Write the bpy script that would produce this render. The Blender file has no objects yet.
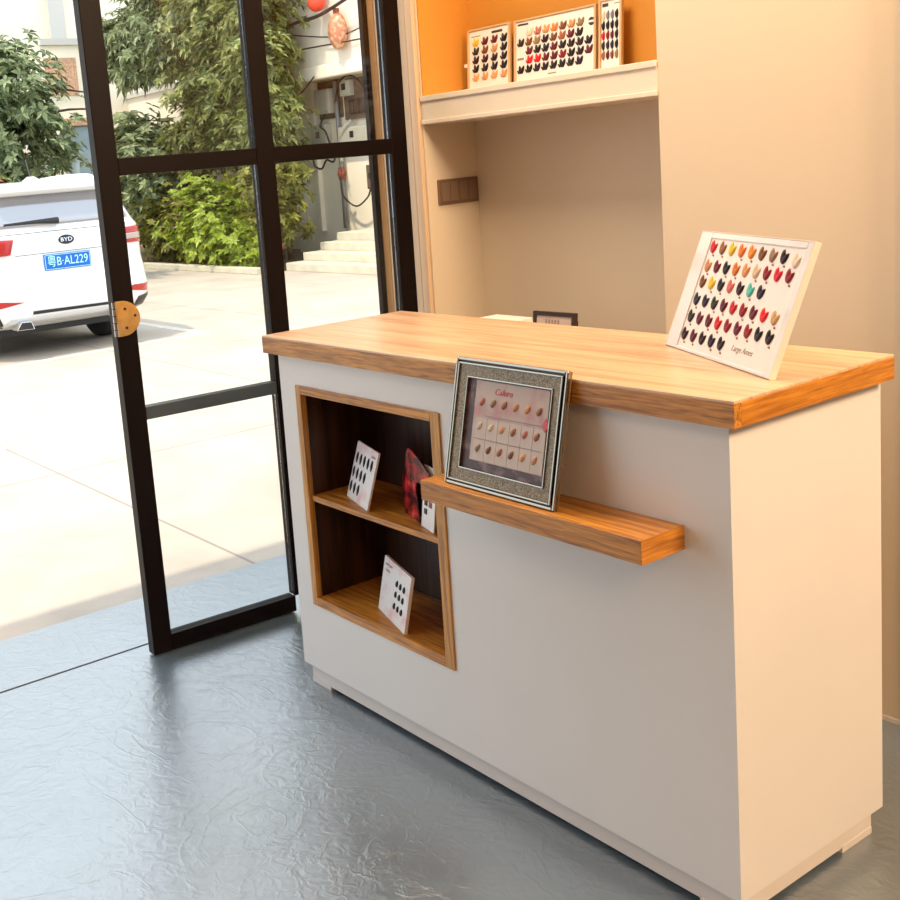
import bpy, bmesh, math, random
from mathutils import Vector, Matrix, Euler
random.seed(7)
R = math.radians
S = bpy.context.scene
COL = S.collection

# ------------------------------------------------------------ materials
def newmat(name):
    m = bpy.data.materials.new(name); m.use_nodes = True
    nt = m.node_tree
    return m, nt, nt.nodes['Principled BSDF']

def pmat(name, col, rough=.6, metal=0, spec=.5, noise=0, nscale=8, bump=0, bscale=60, coat=0, trans=0, ior=1.45, emit=None, es=0):
    m, nt, b = newmat(name)
    b.inputs['Base Color'].default_value = (*col, 1)
    b.inputs['Roughness'].default_value = rough
    b.inputs['Metallic'].default_value = metal
    b.inputs['Specular IOR Level'].default_value = spec
    b.inputs['Coat Weight'].default_value = coat
    b.inputs['Transmission Weight'].default_value = trans
    b.inputs['IOR'].default_value = ior
    if emit:
        b.inputs['Emission Color'].default_value = (*emit, 1); b.inputs['Emission Strength'].default_value = es
    tc = nt.nodes.new('ShaderNodeTexCoord')
    if noise:
        n = nt.nodes.new('ShaderNodeTexNoise'); n.inputs['Scale'].default_value = nscale; n.inputs['Detail'].default_value = 5
        nt.links.new(tc.outputs['Object'], n.inputs['Vector'])
        r = nt.nodes.new('ShaderNodeValToRGB')
        lo = tuple(max(0, c*(1-noise)) for c in col); hi = tuple(min(1, c*(1+noise)) for c in col)
        r.color_ramp.elements[0].position = .3; r.color_ramp.elements[1].position = .7
        r.color_ramp.elements[0].color = (*lo, 1); r.color_ramp.elements[1].color = (*hi, 1)
        nt.links.new(n.outputs['Fac'], r.inputs['Fac']); nt.links.new(r.outputs['Color'], b.inputs['Base Color'])
    if bump:
        n = nt.nodes.new('ShaderNodeTexNoise'); n.inputs['Scale'].default_value = bscale; n.inputs['Detail'].default_value = 4
        nt.links.new(tc.outputs['Object'], n.inputs['Vector'])
        bp = nt.nodes.new('ShaderNodeBump'); bp.inputs['Strength'].default_value = bump; bp.inputs['Distance'].default_value = .01
        nt.links.new(n.outputs['Fac'], bp.inputs['Height']); nt.links.new(bp.outputs['Normal'], b.inputs['Normal'])
    return m

def wood(name, dark, light, axis='X', rough=.38, scale=1.0, coat=.15, contrast=1.0):
    m, nt, b = newmat(name)
    N = nt.nodes.new; L = nt.links.new
    tc = N('ShaderNodeTexCoord'); mp = N('ShaderNodeMapping')
    sc = {'X': (1.2, 22, 22), 'Y': (22, 1.2, 22), 'Z': (22, 22, 1.2)}[axis]
    mp.inputs['Scale'].default_value = tuple(s*scale for s in sc)
    L(tc.outputs['Object'], mp.inputs['Vector'])
    n1 = N('ShaderNodeTexNoise'); n1.inputs['Scale'].default_value = 1.6; n1.inputs['Detail'].default_value = 6; n1.inputs['Distortion'].default_value = 1.2
    n2 = N('ShaderNodeTexNoise'); n2.inputs['Scale'].default_value = 9; n2.inputs['Detail'].default_value = 3
    L(mp.outputs['Vector'], n1.inputs['Vector']); L(mp.outputs['Vector'], n2.inputs['Vector'])
    w = N('ShaderNodeMath'); w.operation = 'MULTIPLY_ADD'; w.inputs[1].default_value = .35
    L(n2.outputs['Fac'], w.inputs[0]); L(n1.outputs['Fac'], w.inputs[2])
    r = N('ShaderNodeValToRGB')
    r.color_ramp.elements[0].position = .5; r.color_ramp.elements[0].color = (*dark, 1)
    r.color_ramp.elements[1].position = .82; r.color_ramp.elements[1].color = (*light, 1)
    L(w.outputs[0], r.inputs['Fac']); L(r.outputs['Color'], b.inputs['Base Color'])
    b.inputs['Roughness'].default_value = rough; b.inputs['Coat Weight'].default_value = coat; b.inputs['Coat Roughness'].default_value = .25
    bp = N('ShaderNodeBump'); bp.inputs['Strength'].default_value = .15; bp.inputs['Distance'].default_value = .004
    L(n1.outputs['Fac'], bp.inputs['Height']); L(bp.outputs['Normal'], b.inputs['Normal'])
    return m

def floor_mat():
    m, nt, b = newmat('resin_floor')
    N = nt.nodes.new; L = nt.links.new
    tc = N('ShaderNodeTexCoord')
    n = N('ShaderNodeTexNoise'); n.inputs['Scale'].default_value = 2.2; n.inputs['Detail'].default_value = 8; n.inputs['Distortion'].default_value = .8
    L(tc.outputs['Object'], n.inputs['Vector'])
    r = N('ShaderNodeValToRGB')
    r.color_ramp.elements[0].position = .3; r.color_ramp.elements[0].color = (.048, .082, .118, 1)
    r.color_ramp.elements[1].position = .72; r.color_ramp.elements[1].color = (.092, .145, .192, 1)
    L(n.outputs['Fac'], r.inputs['Fac']); L(r.outputs['Color'], b.inputs['Base Color'])
    # trowel ridges: warped noise crests
    n2 = N('ShaderNodeTexNoise'); n2.inputs['Scale'].default_value = 3.2; n2.inputs['Detail'].default_value = 4; n2.inputs['Distortion'].default_value = 2.4
    L(tc.outputs['Object'], n2.inputs['Vector'])
    s = N('ShaderNodeMath'); s.operation = 'SUBTRACT'; s.inputs[1].default_value = .5; L(n2.outputs['Fac'], s.inputs[0])
    a = N('ShaderNodeMath'); a.operation = 'ABSOLUTE'; L(s.outputs[0], a.inputs[0])
    cr = N('ShaderNodeValToRGB'); cr.color_ramp.elements[0].position = 0; cr.color_ramp.elements[0].color = (1, 1, 1, 1)
    cr.color_ramp.elements[1].position = .035; cr.color_ramp.elements[1].color = (0, 0, 0, 1)
    L(a.outputs[0], cr.inputs['Fac'])
    n3 = N('ShaderNodeTexNoise'); n3.inputs['Scale'].default_value = 26; n3.inputs['Detail'].default_value = 6; n3.inputs['Distortion'].default_value = 1.0
    L(tc.outputs['Object'], n3.inputs['Vector'])
    ad = N('ShaderNodeMath'); ad.operation = 'MULTIPLY_ADD'; ad.inputs[1].default_value = .22
    L(cr.outputs['Color'], ad.inputs[0]); L(n3.outputs['Fac'], ad.inputs[2])
    bp = N('ShaderNodeBump'); bp.inputs['Strength'].default_value = .34; bp.inputs['Distance'].default_value = .012
    L(ad.outputs[0], bp.inputs['Height']); L(bp.outputs['Normal'], b.inputs['Normal'])
    rr = N('ShaderNodeMapRange'); rr.inputs['To Min'].default_value = .24; rr.inputs['To Max'].default_value = .44
    L(n3.outputs['Fac'], rr.inputs['Value']); L(rr.outputs['Result'], b.inputs['Roughness'])
    b.inputs['Specular IOR Level'].default_value = 1.0; b.inputs['IOR'].default_value = 2.0
    b.inputs['Coat Weight'].default_value = 1; b.inputs['Coat IOR'].default_value = 2.0; b.inputs['Coat Roughness'].default_value = .3
    return m

def concrete_mat():
    m, nt, b = newmat('yard_concrete')
    N = nt.nodes.new; L = nt.links.new
    tc = N('ShaderNodeTexCoord'); sp = N('ShaderNodeSeparateXYZ'); L(tc.outputs['Object'], sp.inputs[0])
    n = N('ShaderNodeTexNoise'); n.inputs['Scale'].default_value = 1.3; n.inputs['Detail'].default_value = 9; n.inputs['Roughness'].default_value = .65
    L(tc.outputs['Object'], n.inputs['Vector'])
    r = N('ShaderNodeValToRGB')
    r.color_ramp.elements[0].position = .3; r.color_ramp.elements[0].color = (.41, .345, .285, 1)
    r.color_ramp.elements[1].position = .7; r.color_ramp.elements[1].color = (.54, .48, .41, 1)
    L(n.outputs['Fac'], r.inputs['Fac'])
    def lines(sock, off, per):
        a = N('ShaderNodeMath'); a.operation = 'ADD'; a.inputs[1].default_value = off; L(sock, a.inputs[0])
        p = N('ShaderNodeMath'); p.operation = 'PINGPONG'; p.inputs[1].default_value = per/2; L(a.outputs[0], p.inputs[0])
        g = N('ShaderNodeMath'); g.operation = 'LESS_THAN'; g.inputs[1].default_value = .007; L(p.outputs[0], g.inputs[0]); return g
    a = lines(sp.outputs['X'], 4.32, 3.1); c = lines(sp.outputs['Y'], -.44, 2.02)
    mx = N('ShaderNodeMath'); mx.operation = 'MAXIMUM'; L(a.outputs[0], mx.inputs[0]); L(c.outputs[0], mx.inputs[1])
    f = N('ShaderNodeMath'); f.operation = 'MULTIPLY'; f.inputs[1].default_value = .6; L(mx.outputs[0], f.inputs[0])
    mix = N('ShaderNodeMix'); mix.data_type = 'RGBA'; mix.inputs[7].default_value = (.16, .12, .1, 1)
    L(f.outputs[0], mix.inputs[0]); L(r.outputs['Color'], mix.inputs[6]); L(mix.outputs[2], b.inputs['Base Color'])
    b.inputs['Roughness'].default_value = .75
    return m

def leaf_mat(name, c1, c2, trans=.35):
    m = bpy.data.materials.new(name); m.use_nodes = True; nt = m.node_tree; N = nt.nodes.new; L = nt.links.new
    b = nt.nodes['Principled BSDF']; out = nt.nodes['Material Output']
    g = N('ShaderNodeNewGeometry'); r = N('ShaderNodeValToRGB')
    r.color_ramp.elements[0].color = (*c1, 1); r.color_ramp.elements[1].color = (*c2, 1)
    L(g.outputs['Random Per Island'], r.inputs['Fac']); L(r.outputs['Color'], b.inputs['Base Color'])
    b.inputs['Roughness'].default_value = .45
    t = N('ShaderNodeBsdfTranslucent'); L(r.outputs['Color'], t.inputs['Color'])
    mx = N('ShaderNodeMixShader'); mx.inputs[0].default_value = trans
    L(b.outputs[0], mx.inputs[1]); L(t.outputs[0], mx.inputs[2]); L(mx.outputs[0], out.inputs['Surface'])
    return m

def glitter_mat():
    m, nt, b = newmat('glitter_border'); N = nt.nodes.new; L = nt.links.new
    tc = N('ShaderNodeTexCoord'); v = N('ShaderNodeTexVoronoi'); v.inputs['Scale'].default_value = 420
    L(tc.outputs['Object'], v.inputs['Vector'])
    r = N('ShaderNodeValToRGB'); r.color_ramp.elements[0].color = (.05, .036, .016, 1); r.color_ramp.elements[1].color = (.38, .28, .15, 1)
    L(v.outputs['Color'], r.inputs['Fac']); L(r.outputs['Color'], b.inputs['Base Color'])
    b.inputs['Metallic'].default_value = .1; b.inputs['Roughness'].default_value = .4
    return m

def blotch_mat(name, base, blot, scale=9, lo=.48, hi=.62, rough=.5, third=None):
    m, nt, b = newmat(name); N = nt.nodes.new; L = nt.links.new
    tc = N('ShaderNodeTexCoord'); n = N('ShaderNodeTexNoise'); n.inputs['Scale'].default_value = scale; n.inputs['Detail'].default_value = 3
    L(tc.outputs['Object'], n.inputs['Vector'])
    r = N('ShaderNodeValToRGB'); r.color_ramp.elements[0].position = lo; r.color_ramp.elements[0].color = (*base, 1)
    r.color_ramp.elements[1].position = hi; r.color_ramp.elements[1].color = (*blot, 1)
    if third:
        e = r.color_ramp.elements.new(min(.98, hi+.1)); e.color = (*third, 1)
    L(n.outputs['Fac'], r.inputs['Fac']); L(r.outputs['Color'], b.inputs['Base Color']); b.inputs['Roughness'].default_value = rough
    return m

def glass_mat(name, tint=(1, 1, 1)):
    m = bpy.data.materials.new(name); m.use_nodes = True; nt = m.node_tree; N = nt.nodes.new; L = nt.links.new
    out = nt.nodes['Material Output']; nt.nodes.remove(nt.nodes['Principled BSDF'])
    g = N('ShaderNodeBsdfGlossy'); g.inputs['Roughness'].default_value = .01
    t = N('ShaderNodeBsdfTransparent'); t.inputs['Color'].default_value = (*tint, 1)
    f = N('ShaderNodeFresnel'); f.inputs['IOR'].default_value = 1.33
    mx = N('ShaderNodeMixShader'); L(f.outputs[0], mx.inputs[0]); L(t.outputs[0], mx.inputs[1]); L(g.outputs[0], mx.inputs[2])
    L(mx.outputs[0], out.inputs['Surface']); return m

M = {}
M['wall'] = pmat('cream_wall_paint', (.63, .53, .395), .7, noise=.03, nscale=1.2, bump=.04, bscale=30)
M['ceil'] = pmat('white_ceiling', (.8, .77, .72), .8)
M['niche_glow'] = pmat('niche_led_glow', (.60, .26, .035), .6, noise=.04, nscale=2)  # LED glow on the niche walls put into the base colour
M['shelf_paint'] = pmat('white_shelf_paint', (.70, .61, .49), .5)
M['counter_white'] = pmat('white_laminate', (.75, .725, .69), .32, noise=.015, nscale=3)
M['kick'] = pmat('kick_laminate', (.70, .65, .60), .4)
M['oak'] = wood('oak_top_lit', (.52, .30, .165), (.72, .49, .31), 'X', rough=.34, coat=.3)  # same oak as the edges, paler: light on the top put into colour
M['oak_edge'] = wood('oak_edge', (.25, .082, .009), (.64, .27, .038), 'X', rough=.4, scale=2.8)
M['oak_edge_y'] = wood('oak_edge_side', (.30, .095, .009), (.66, .26, .025), 'Y', rough=.4, scale=2.2)
M['oak_z'] = wood('oak_upright', (.32, .12, .016), (.66, .32, .065), 'Z', rough=.4, scale=2)
M['oak_shade'] = wood('oak_recess_shade', (.014, .004, .002), (.060, .020, .006), 'Z', rough=.45)  # shade inside the cubby put into a near-black oak
M['floor'] = floor_mat()
M['concrete'] = concrete_mat()
M['line'] = pmat('road_paint', (.66, .62, .55), .7, noise=.15, nscale=12)
M['black'] = pmat('dark_door_metal', (.005, .002, .0015), .42, spec=.15)
M['bar'] = pmat('grey_bar_metal', (.045, .060, .070), .28, coat=.2)
M['glass'] = glass_mat('clear_glass', (.985, .985, .98))
M['brass'] = pmat('brass', (.62, .37, .12), .32, metal=.75, noise=.15, nscale=40)
M['darkhole'] = pmat('dark_screw', (.03, .015, .01), .5)
M['track'] = pmat('dark_track', (.02, .02, .022), .6)
M['tan'] = pmat('tan_trim_paint', (.62, .42, .22), .5, noise=.06)
M['casing'] = pmat('casing_paint', (.62, .44, .28), .5)
M['paper'] = pmat('paper_white', (.85, .82, .78), .5)
M['chart_print'] = pmat('chart_print', (.84, .77, .73), .45)
M['case'] = pmat('brown_case', (.16, .095, .05), .45)
M['dimwall'] = pmat('bounce_cut_wall', (.20, .17, .14), .8)  # unseen walls darkened to cut bounced light and reflections
M['acrylic'] = pmat('acrylic_white', (.74, .72, .71), .18, coat=.6)
M['acrylic_clear'] = pmat('acrylic_edge', (.86, .72, .62), .1, coat=.6)
M['silver'] = pmat('silver_metal', (.36, .33, .27), .24, metal=1)
M['glitter'] = glitter_mat()
M['switch'] = pmat('bronze_switch', (.19, .115, .07), .35, metal=.3)
M['switch2'] = pmat('bronze_rocker', (.23, .15, .10), .3, metal=.3)
M['carwhite'] = pmat('car_paint_white', (.82, .81, .79), .22, coat=.8)
M['carglass'] = pmat('car_glass', (.34, .34, .36), .05, metal=.55, coat=1)
M['carblack'] = pmat('car_black_plastic', (.018, .018, .018), .5)
M['cargrey'] = pmat('car_grey_plastic', (.12, .12, .12), .5)
M['carsilver'] = pmat('car_skid_silver', (.55, .55, .54), .35, metal=.3)
M['lampred'] = pmat('lamp_red', (.42, .008, .008), .15, coat=.5)
M['lampclear'] = pmat('lamp_clear', (.45, .36, .33), .15, coat=.6)
M['plate'] = pmat('plate_blue', (.005, .12, .52), .4)
M['plate_text'] = pmat('plate_cyan_white', (.45, .88, .95), .4)
M['chrome'] = pmat('chrome', (.75, .75, .75), .12, metal=1)
M['rubber'] = pmat('rubber', (.02, .02, .02), .8)
M['leafA'] = leaf_mat('leaf_mid', (.04, .07, .018), (.40, .44, .13))
M['leafB'] = leaf_mat('leaf_bluish', (.05, .09, .03), (.42, .48, .24))
M['leafC'] = leaf_mat('leaf_yellow_green', (.13, .21, .014), (.46, .56, .06))
M['leafD'] = leaf_mat('leaf_olive', (.09, .10, .014), (.34, .33, .06))
M['bark'] = pmat('bark', (.075, .045, .028), .85, noise=.4, nscale=14)
M['redflower'] = leaf_mat('dark_red_petal', (.13, .008, .014), (.32, .02, .03), .2)
M['bldg'] = pmat('sunlit_render', (.86, .77, .62), .8, noise=.05, nscale=1)
M['bldg2'] = pmat('cream_render', (.94, .84, .66), .8, noise=.07, nscale=1.4)
M['bldg_trim'] = pmat('pale_grey_trim', (.55, .53, .48), .7)
M['bluecol'] = pmat('blue_grey_metal', (.30, .38, .42), .5, noise=.08)
M['brick'] = pmat('orange_brick', (.62, .36, .22), .8, noise=.3, nscale=25)
M['steps'] = pmat('step_stone', (.60, .56, .44), .8, noise=.1, nscale=5)
M['meter_board'] = pmat('brown_board', (.16, .10, .065), .7, noise=.3, nscale=10)
M['box_grey'] = pmat('meter_box_grey', (.46, .43, .35), .5, noise=.06)
M['darkwood'] = pmat('dark_brown_block', (.07, .035, .02), .6)
M['cable'] = pmat('black_cable', (.03, .025, .022), .6)
M['pipe'] = pmat('grey_pipe', (.28, .29, .29), .4, metal=.3)
M['rust'] = pmat('rust_red', (.28, .07, .035), .7, noise=.3, nscale=20)
M['redcloth'] = pmat('bright_red', (.80, .07, .03), .6)
M['lantern'] = blotch_mat('faded_red_disc', (.55, .20, .10), (.74, .42, .26), 14)
M['soil'] = pmat('soil', (.10, .065, .04), .9, noise=.3, nscale=8)
M['text'] = pmat('ink_dark', (.05, .035, .03), .5)
M['text_grey'] = pmat('ink_grey', (.30, .24, .20), .5)
M['text_pink'] = pmat('ink_pink', (.60, .09, .12), .5)
M['pinkpaper'] = blotch_mat('watercolour_paper', (.52, .40, .34), (.50, .25, .24), 16, .5, .68)
M['mauve'] = blotch_mat('mauve_photo', (.08, .045, .045), (.22, .13, .13), 30)
M['marble'] = blotch_mat('pink_grey_card', (.78, .76, .74), (.74, .50, .50), 18, .5, .72)
M['roses'] = blotch_mat('red_rose_print', (.05, .004, .008), (.50, .015, .02), 30, .42, .60, .25, (.70, .10, .08))
M['led'] = pmat('warm_led', (1, .8, .5), .5, emit=(1, .50, .13), es=8)

CH = {}
def chipmat(c):
    k = tuple(c)
    if k not in CH: CH[k] = pmat('nail_colour', c, .35, spec=.3, coat=.15)
    return CH[k]

# ------------------------------------------------------------ mesh helpers
def bx(bm, x0, x1, y0, y1, z0, z1):
    vs = [bm.verts.new((x, y, z)) for x in (x0, x1) for y in (y0, y1) for z in (z0, z1)]
    for f in ((0, 1, 3, 2), (4, 6, 7, 5), (0, 4, 5, 1), (2, 3, 7, 6), (0, 2, 6, 4), (1, 5, 7, 3)):
        bm.faces.new([vs[i] for i in f])
def box(x0, x1, y0, y1, z0, z1):
    bm = bmesh.new(); bx(bm, min(x0, x1), max(x0, x1), min(y0, y1), max(y0, y1), min(z0, z1), max(z0, z1)); return bm
def boxes(*a):
    bm = bmesh.new()
    for b in a: bx(bm, *b)
    return bm
def tube(bm, pts, r, seg=8, caps=True):
    pts = [Vector(p) for p in pts]; rings = []
    prev = None
    for i, p in enumerate(pts):
        t = (pts[min(i+1, len(pts)-1)]-pts[max(i-1, 0)]).normalized()
        a = prev if prev is not None else (Vector((0, 0, 1)) if abs(t.z) < .9 else Vector((1, 0, 0)))
        u = (a-t*a.dot(t))
        if u.length < 1e-5: u = t.orthogonal()
        u.normalize(); v = t.cross(u); prev = u
        rr = r[i] if isinstance(r, (list, tuple)) else r
        rings.append([bm.verts.new(p+(u*math.cos(2*math.pi*k/seg)+v*math.sin(2*math.pi*k/seg))*rr) for k in range(seg)])
    for a, b in zip(rings, rings[1:]):
        for k in range(seg): bm.faces.new((a[k], a[(k+1) % seg], b[(k+1) % seg], b[k]))
    if caps:
        bm.faces.new(rings[0][::-1]); bm.faces.new(rings[-1])
def curve_pts(pts, n=8):                                   # Catmull-Rom
    P = [Vector(p) for p in pts]; P = [P[0]]+P+[P[-1]]; o = []
    for i in range(1, len(P)-2):
        for k in range(n):
            t = k/n; a, b, c, d = P[i-1], P[i], P[i+1], P[i+2]
            o.append(.5*((2*b)+(c-a)*t+(2*a-5*b+4*c-d)*t*t+(3*b-a-3*c+d)*t**3))
    o.append(P[-2]); return o
def prism(bm, poly, axis, a, b):                           # poly of 2-tuples extruded along axis
    def P(p, h):
        return {'x': (h, p[0], p[1]), 'y': (p[0], h, p[1]), 'z': (p[0], p[1], h)}[axis]
    A = [bm.verts.new(P(p, a)) for p in poly]; B = [bm.verts.new(P(p, b)) for p in poly]
    n = len(poly)
    bm.faces.new(A); bm.faces.new(B[::-1])
    for i in range(n): bm.faces.new((A[i], B[i], B[(i+1) % n], A[(i+1) % n]))

MW = {}
def obj(name, bm, mat, parent=None, local=False, bevel=0, smooth=False, seg=2):
    bmesh.ops.recalc_face_normals(bm, faces=bm.faces)
    if parent is not None and not local:
        bm.transform(MW[parent.name].inverted())
    me = bpy.data.meshes.new(name); bm.to_mesh(me); bm.free()
    for m in (mat if isinstance(mat, (list, tuple)) else [mat]): me.materials.append(m)
    if smooth:
        for p in me.polygons: p.use_smooth = True
    o = bpy.data.objects.new(name, me); COL.objects.link(o)
    if parent is not None:
        o.parent = parent; MW[o.name] = MW[parent.name].copy()
    else: MW[o.name] = Matrix()
    if bevel:
        md = o.modifiers.new('bevel', 'BEVEL'); md.width = bevel; md.segments = seg; md.limit_method = 'ANGLE'; md.angle_limit = R(40)
    return o
def thing(name, label, cat, loc=(0, 0, 0), rot=(0, 0, 0), group=None):
    o = bpy.data.objects.new(name, None); COL.objects.link(o); o.empty_display_size = .1
    o.location = loc; o.rotation_euler = rot; o['label'] = label; o['category'] = cat
    if group: o['group'] = group
    MW[o.name] = Matrix.Translation(Vector(loc)) @ Euler(rot).to_matrix().to_4x4()
    return o
def tag(o, label, cat, group=None, kind=None):
    o['label'] = label; o['category'] = cat
    if group: o['group'] = group
    if kind: o['kind'] = kind
    return o
def struct(o, label=None):
    o['kind'] = 'structure'
    if label: o['label'] = label; o['category'] = label.split()[-1]
    return o
def text_bm(s, size, depth=.0004):
    cu = bpy.data.curves.new('lettering', 'FONT'); cu.body = s; cu.size = size; cu.extrude = depth
    cu.align_x = 'CENTER'; cu.align_y = 'CENTER'; cu.resolution_u = 2
    o = bpy.data.objects.new('lettering', cu); COL.objects.link(o)
    dg = bpy.context.evaluated_depsgraph_get(); dg.update()
    me = bpy.data.meshes.new_from_object(o.evaluated_get(dg))
    bm = bmesh.new(); bm.from_mesh(me)
    bpy.data.objects.remove(o); bpy.data.curves.remove(cu); bpy.data.meshes.remove(me)
    return bm
def text_on(parent, s, size, x, z, y, mat, shear=0, xs=1.0, name='lettering'):
    """lettering on a board facing local -y, centred at (x, z)"""
    bm = text_bm(s, size)
    for v in bm.verts:
        u, w, d = v.co; v.co = (x+(u+w*shear)*xs, y-d, z+w)
    return obj(name, bm, mat, parent, local=True)

# ------------------------------------------------------------ camera (solved from the photograph)
cam = bpy.data.cameras.new('camera'); co = bpy.data.objects.new('camera', cam); COL.objects.link(co)
co.location = (1.1525, -1.6172, 1.4365); co.rotation_euler = (1.41935, .08417, .98091)
cam.sensor_width = 36; cam.lens = 1123.96/900*36; cam.shift_x = (450-290.44)/900; cam.shift_y = (341.92-450)/900
cam.clip_start = .05; cam.clip_end = 200
S.camera = co

# ------------------------------------------------------------ room shell
XS, YW = -1.96, .912
XE, YS, ZC = 4.2, -4.2, 2.9
struct(obj('floor', box(XS, XE, YS, 3.2, -.12, 0), M['floor']))
struct(obj('floor_outer_strip', box(-2.34, XS-.012, YS, YW, -.12, 0), M['floor']), 'strip in the floor finish outside the doorway')  # floor material carried on past the door track
struct(obj('trim_1', box(XS-.012, XS, YS, YW, -.12, -.001), M['track']))
struct(obj('ceiling', box(XS, XE, YS, 3.2, ZC, ZC+.2), M['ceil']))
struct(obj('wall_south', box(XS-.2, XE+.2, YS-.2, YS, -.1, ZC+.2), M['dimwall']))
struct(obj('wall_east', box(XE, XE+.2, YS, 3.4, -.1, ZC+.2), M['dimwall']))
# wall with the display niche
NL, NR, NB, ST, SB, NT = -1.80, -.839, 1.145, 1.644, 1.5503, 2.42
PX = -.176
struct(obj('wall_north_east', box(.30, XE, YW-.03, 3.2, -.02, ZC), M['dimwall']))
bm = boxes((NR, PX, YW, 3.2, -.02, ZC), (PX, .30, YW-.03, 3.2, -.02, ZC),   # big panel and the wall beyond its corner
           (XS, NL, YW, 3.2, -.02, ZC),
           (NL, NR, NB, 3.2, -.02, ZC),
           (NL, NR, YW, NB, NT, ZC))
wn = struct(obj('wall_north', bm, M['wall']))
# lining of the upper compartment, coloured like the LED glow
t = 0.006
struct(obj('trim_2', boxes((NL, NR, NB-t, NB, ST, NT), (NL, NL+t, YW+.004, NB-t, ST, NT), (NR-t, NR, YW+.004, NB-t, ST, NT)), M['niche_glow']))
sh = struct(obj('trim_3', boxes((NL, NR, YW-.002, NB, SB, ST)), M['shelf_paint'], bevel=.004))
struct(obj('trim_4', boxes((NL, NR, YW-.008, YW-.002, ST-.018, ST), (NL, NR, YW-.008, YW-.002, SB, SB+.014)), M['shelf_paint'], bevel=.002))
# casing strips between the door post and the niche
struct(obj('trim_5', boxes((-1.882, -1.848, YW-.012, YW, 0, ZC), (-1.842, -1.806, YW-.016, YW, 0, ZC)), M['casing'], bevel=.003))
# baseboard-less wall foot: small ragged skim line
struct(obj('baseboard_north', boxes((-.80, PX, YW-.003, YW, 0, .012), (PX, .30, YW-.033, YW-.03, 0, .012)), M['kick']))
# storefront header
struct(obj('wall_west', boxes((XS-.14, XS, YS, YW, 2.5, 3.1), (XS-.14, XS, YS-.2, YS+.25, -.02, 3.1)), M['bldg']))
struct(obj('trim_6', boxes((XS-.035, XS-.012, .820, .842, -.02, 2.5)), M['black'], bevel=.002))
struct(obj('trim_7', boxes((XS-.035, XS-.012, .842, .8665, -.02, 2.5)), M['tan'], bevel=.002))
struct(obj('trim_8', boxes((XS-.030, XS-.012, .8725, YW, -.02, 2.5)), M['shelf_paint'], bevel=.002))

# warm strip in the upper niche, lighting the compartment
led = tag(obj('led_strip', box(NL+.04, NR-.04, YW+.015, YW+.03, NT-.018, NT), M['led']), 'warm LED strip fixed under the top of the lit wall niche', 'light')

# ------------------------------------------------------------ door leaf
dA = Vector((-1.854, -.252, 0)); dD = Vector((.0422, .9991, 0)); yaw = math.atan2(dD.y, dD.x)
HT = 2.46
door = bpy.data.objects.new('door_1', None); COL.objects.link(door); door.location = dA; door.rotation_euler = (0, 0, yaw-math.pi/2)
door['kind'] = 'structure'; MW[door.name] = Matrix.Translation(dA) @ Euler((0, 0, yaw-math.pi/2)).to_matrix().to_4x4()
TH = .042   # local: y along leaf, x thickness (outside = -x)
z0 = .006
for n, y0, y1 in (('stile', 0, .0635), ('mullion', .514, .578), ('stile', 1.032, 1.096)):
    obj(n, box(-TH, 0, y0, y1, z0 if n == 'stile' else .058, HT if n == 'stile' else HT-.06), M['black'], door, True, .0025)
for (y0, y1) in ((.0635, .514), (.578, 1.032)):
    obj('bottom_rail', box(-TH, 0, y0, y1, z0, .058), M['black'], door, True, .002)
    obj('top_rail', box(-TH, 0, y0, y1, HT-.06, HT), M['black'], door, True, .002)
    obj('glazing_bar', box(-TH+.004, -.002, y0, y1, 1.463, 1.513), M['black'], door, True, .002)
    obj('glazing_bar', box(-TH+.004, -.002, y0, y1, .737, .776), M['bar'], door, True, .002)
    for (a, b) in ((.058, .737), (.776, 1.463), (1.513, HT-.06)):
        obj('glass_pane', box(-.024, -.018, y0, y1, a, b), M['glass'], door, True)
for o_ in door.children:                                   # the leaf leans a touch out of plumb at its free stile
    for v in o_.data.vertices:
        if v.co.y < .546: v.co.y -= .0085*v.co.z*(1-v.co.y/.546)
# round brass hinge
bm = bmesh.new()
poly = [(.012+.056*math.cos(a), 1.05+.052*math.sin(a)) for a in [R(-90+180*k/24) for k in range(25)]]
prism(bm, [(-.006, .998)]+poly+[(-.006, 1.102)], 'x', .0, .005)
hg = obj('hinge', bm, M['brass'], door, True, .001)
bm = bmesh.new()
for k in range(5):
    a = .999+k*.0206; tube(bm, [(.004, -.010, a+.001), (.004, -.010, a+.0195)], .007, 10)
kn = obj('knuckle', bm, M['chrome'], hg, True, smooth=False)
for (y, z) in ((.022, 1.078), (.052, 1.055), (.022, 1.022)):
    bm = bmesh.new(); tube(bm, [(.0045, y, z), (.0066, y, z)], .0045, 10); obj('screw', bm, M['darkhole'], hg, True)

# ------------------------------------------------------------ reception counter
L_, D_ = 1.399, .470
ct = thing('reception_counter', 'white reception counter with an oak top standing on the grey floor', 'counter', (-.7, .23, 0))
H, T = 1.0, .0478
obj('countertop', box(-L_-.0300, .0305, -.0280, D_-.0075, H-.006, H), M['oak'], ct, bevel=.0015)
obj('front_edge', box(-L_-.0305, .031, -.0285, -.0085, H-T, H-.0055), M['oak_edge'], ct, bevel=.0008)
obj('side_edge', box(.011, .031, -.0085, D_-.007, H-T, H-.0055), M['oak_edge_y'], ct, bevel=.0008)
obj('side_edge', box(-L_-.0305, -L_-.0105, -.0085, D_-.007, H-T, H-.0055), M['oak_edge_y'], ct, bevel=.0008)
obj('back_edge', box(-L_-.0105, .011, D_-.027, D_-.007, H-T, H-.0055), M['oak_edge'], ct, bevel=.0008)
obj('top_core', box(-L_-.0105, .011, -.0085, D_-.027, H-T, H-.006), M['oak'], ct)
ZB = .0603
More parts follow.
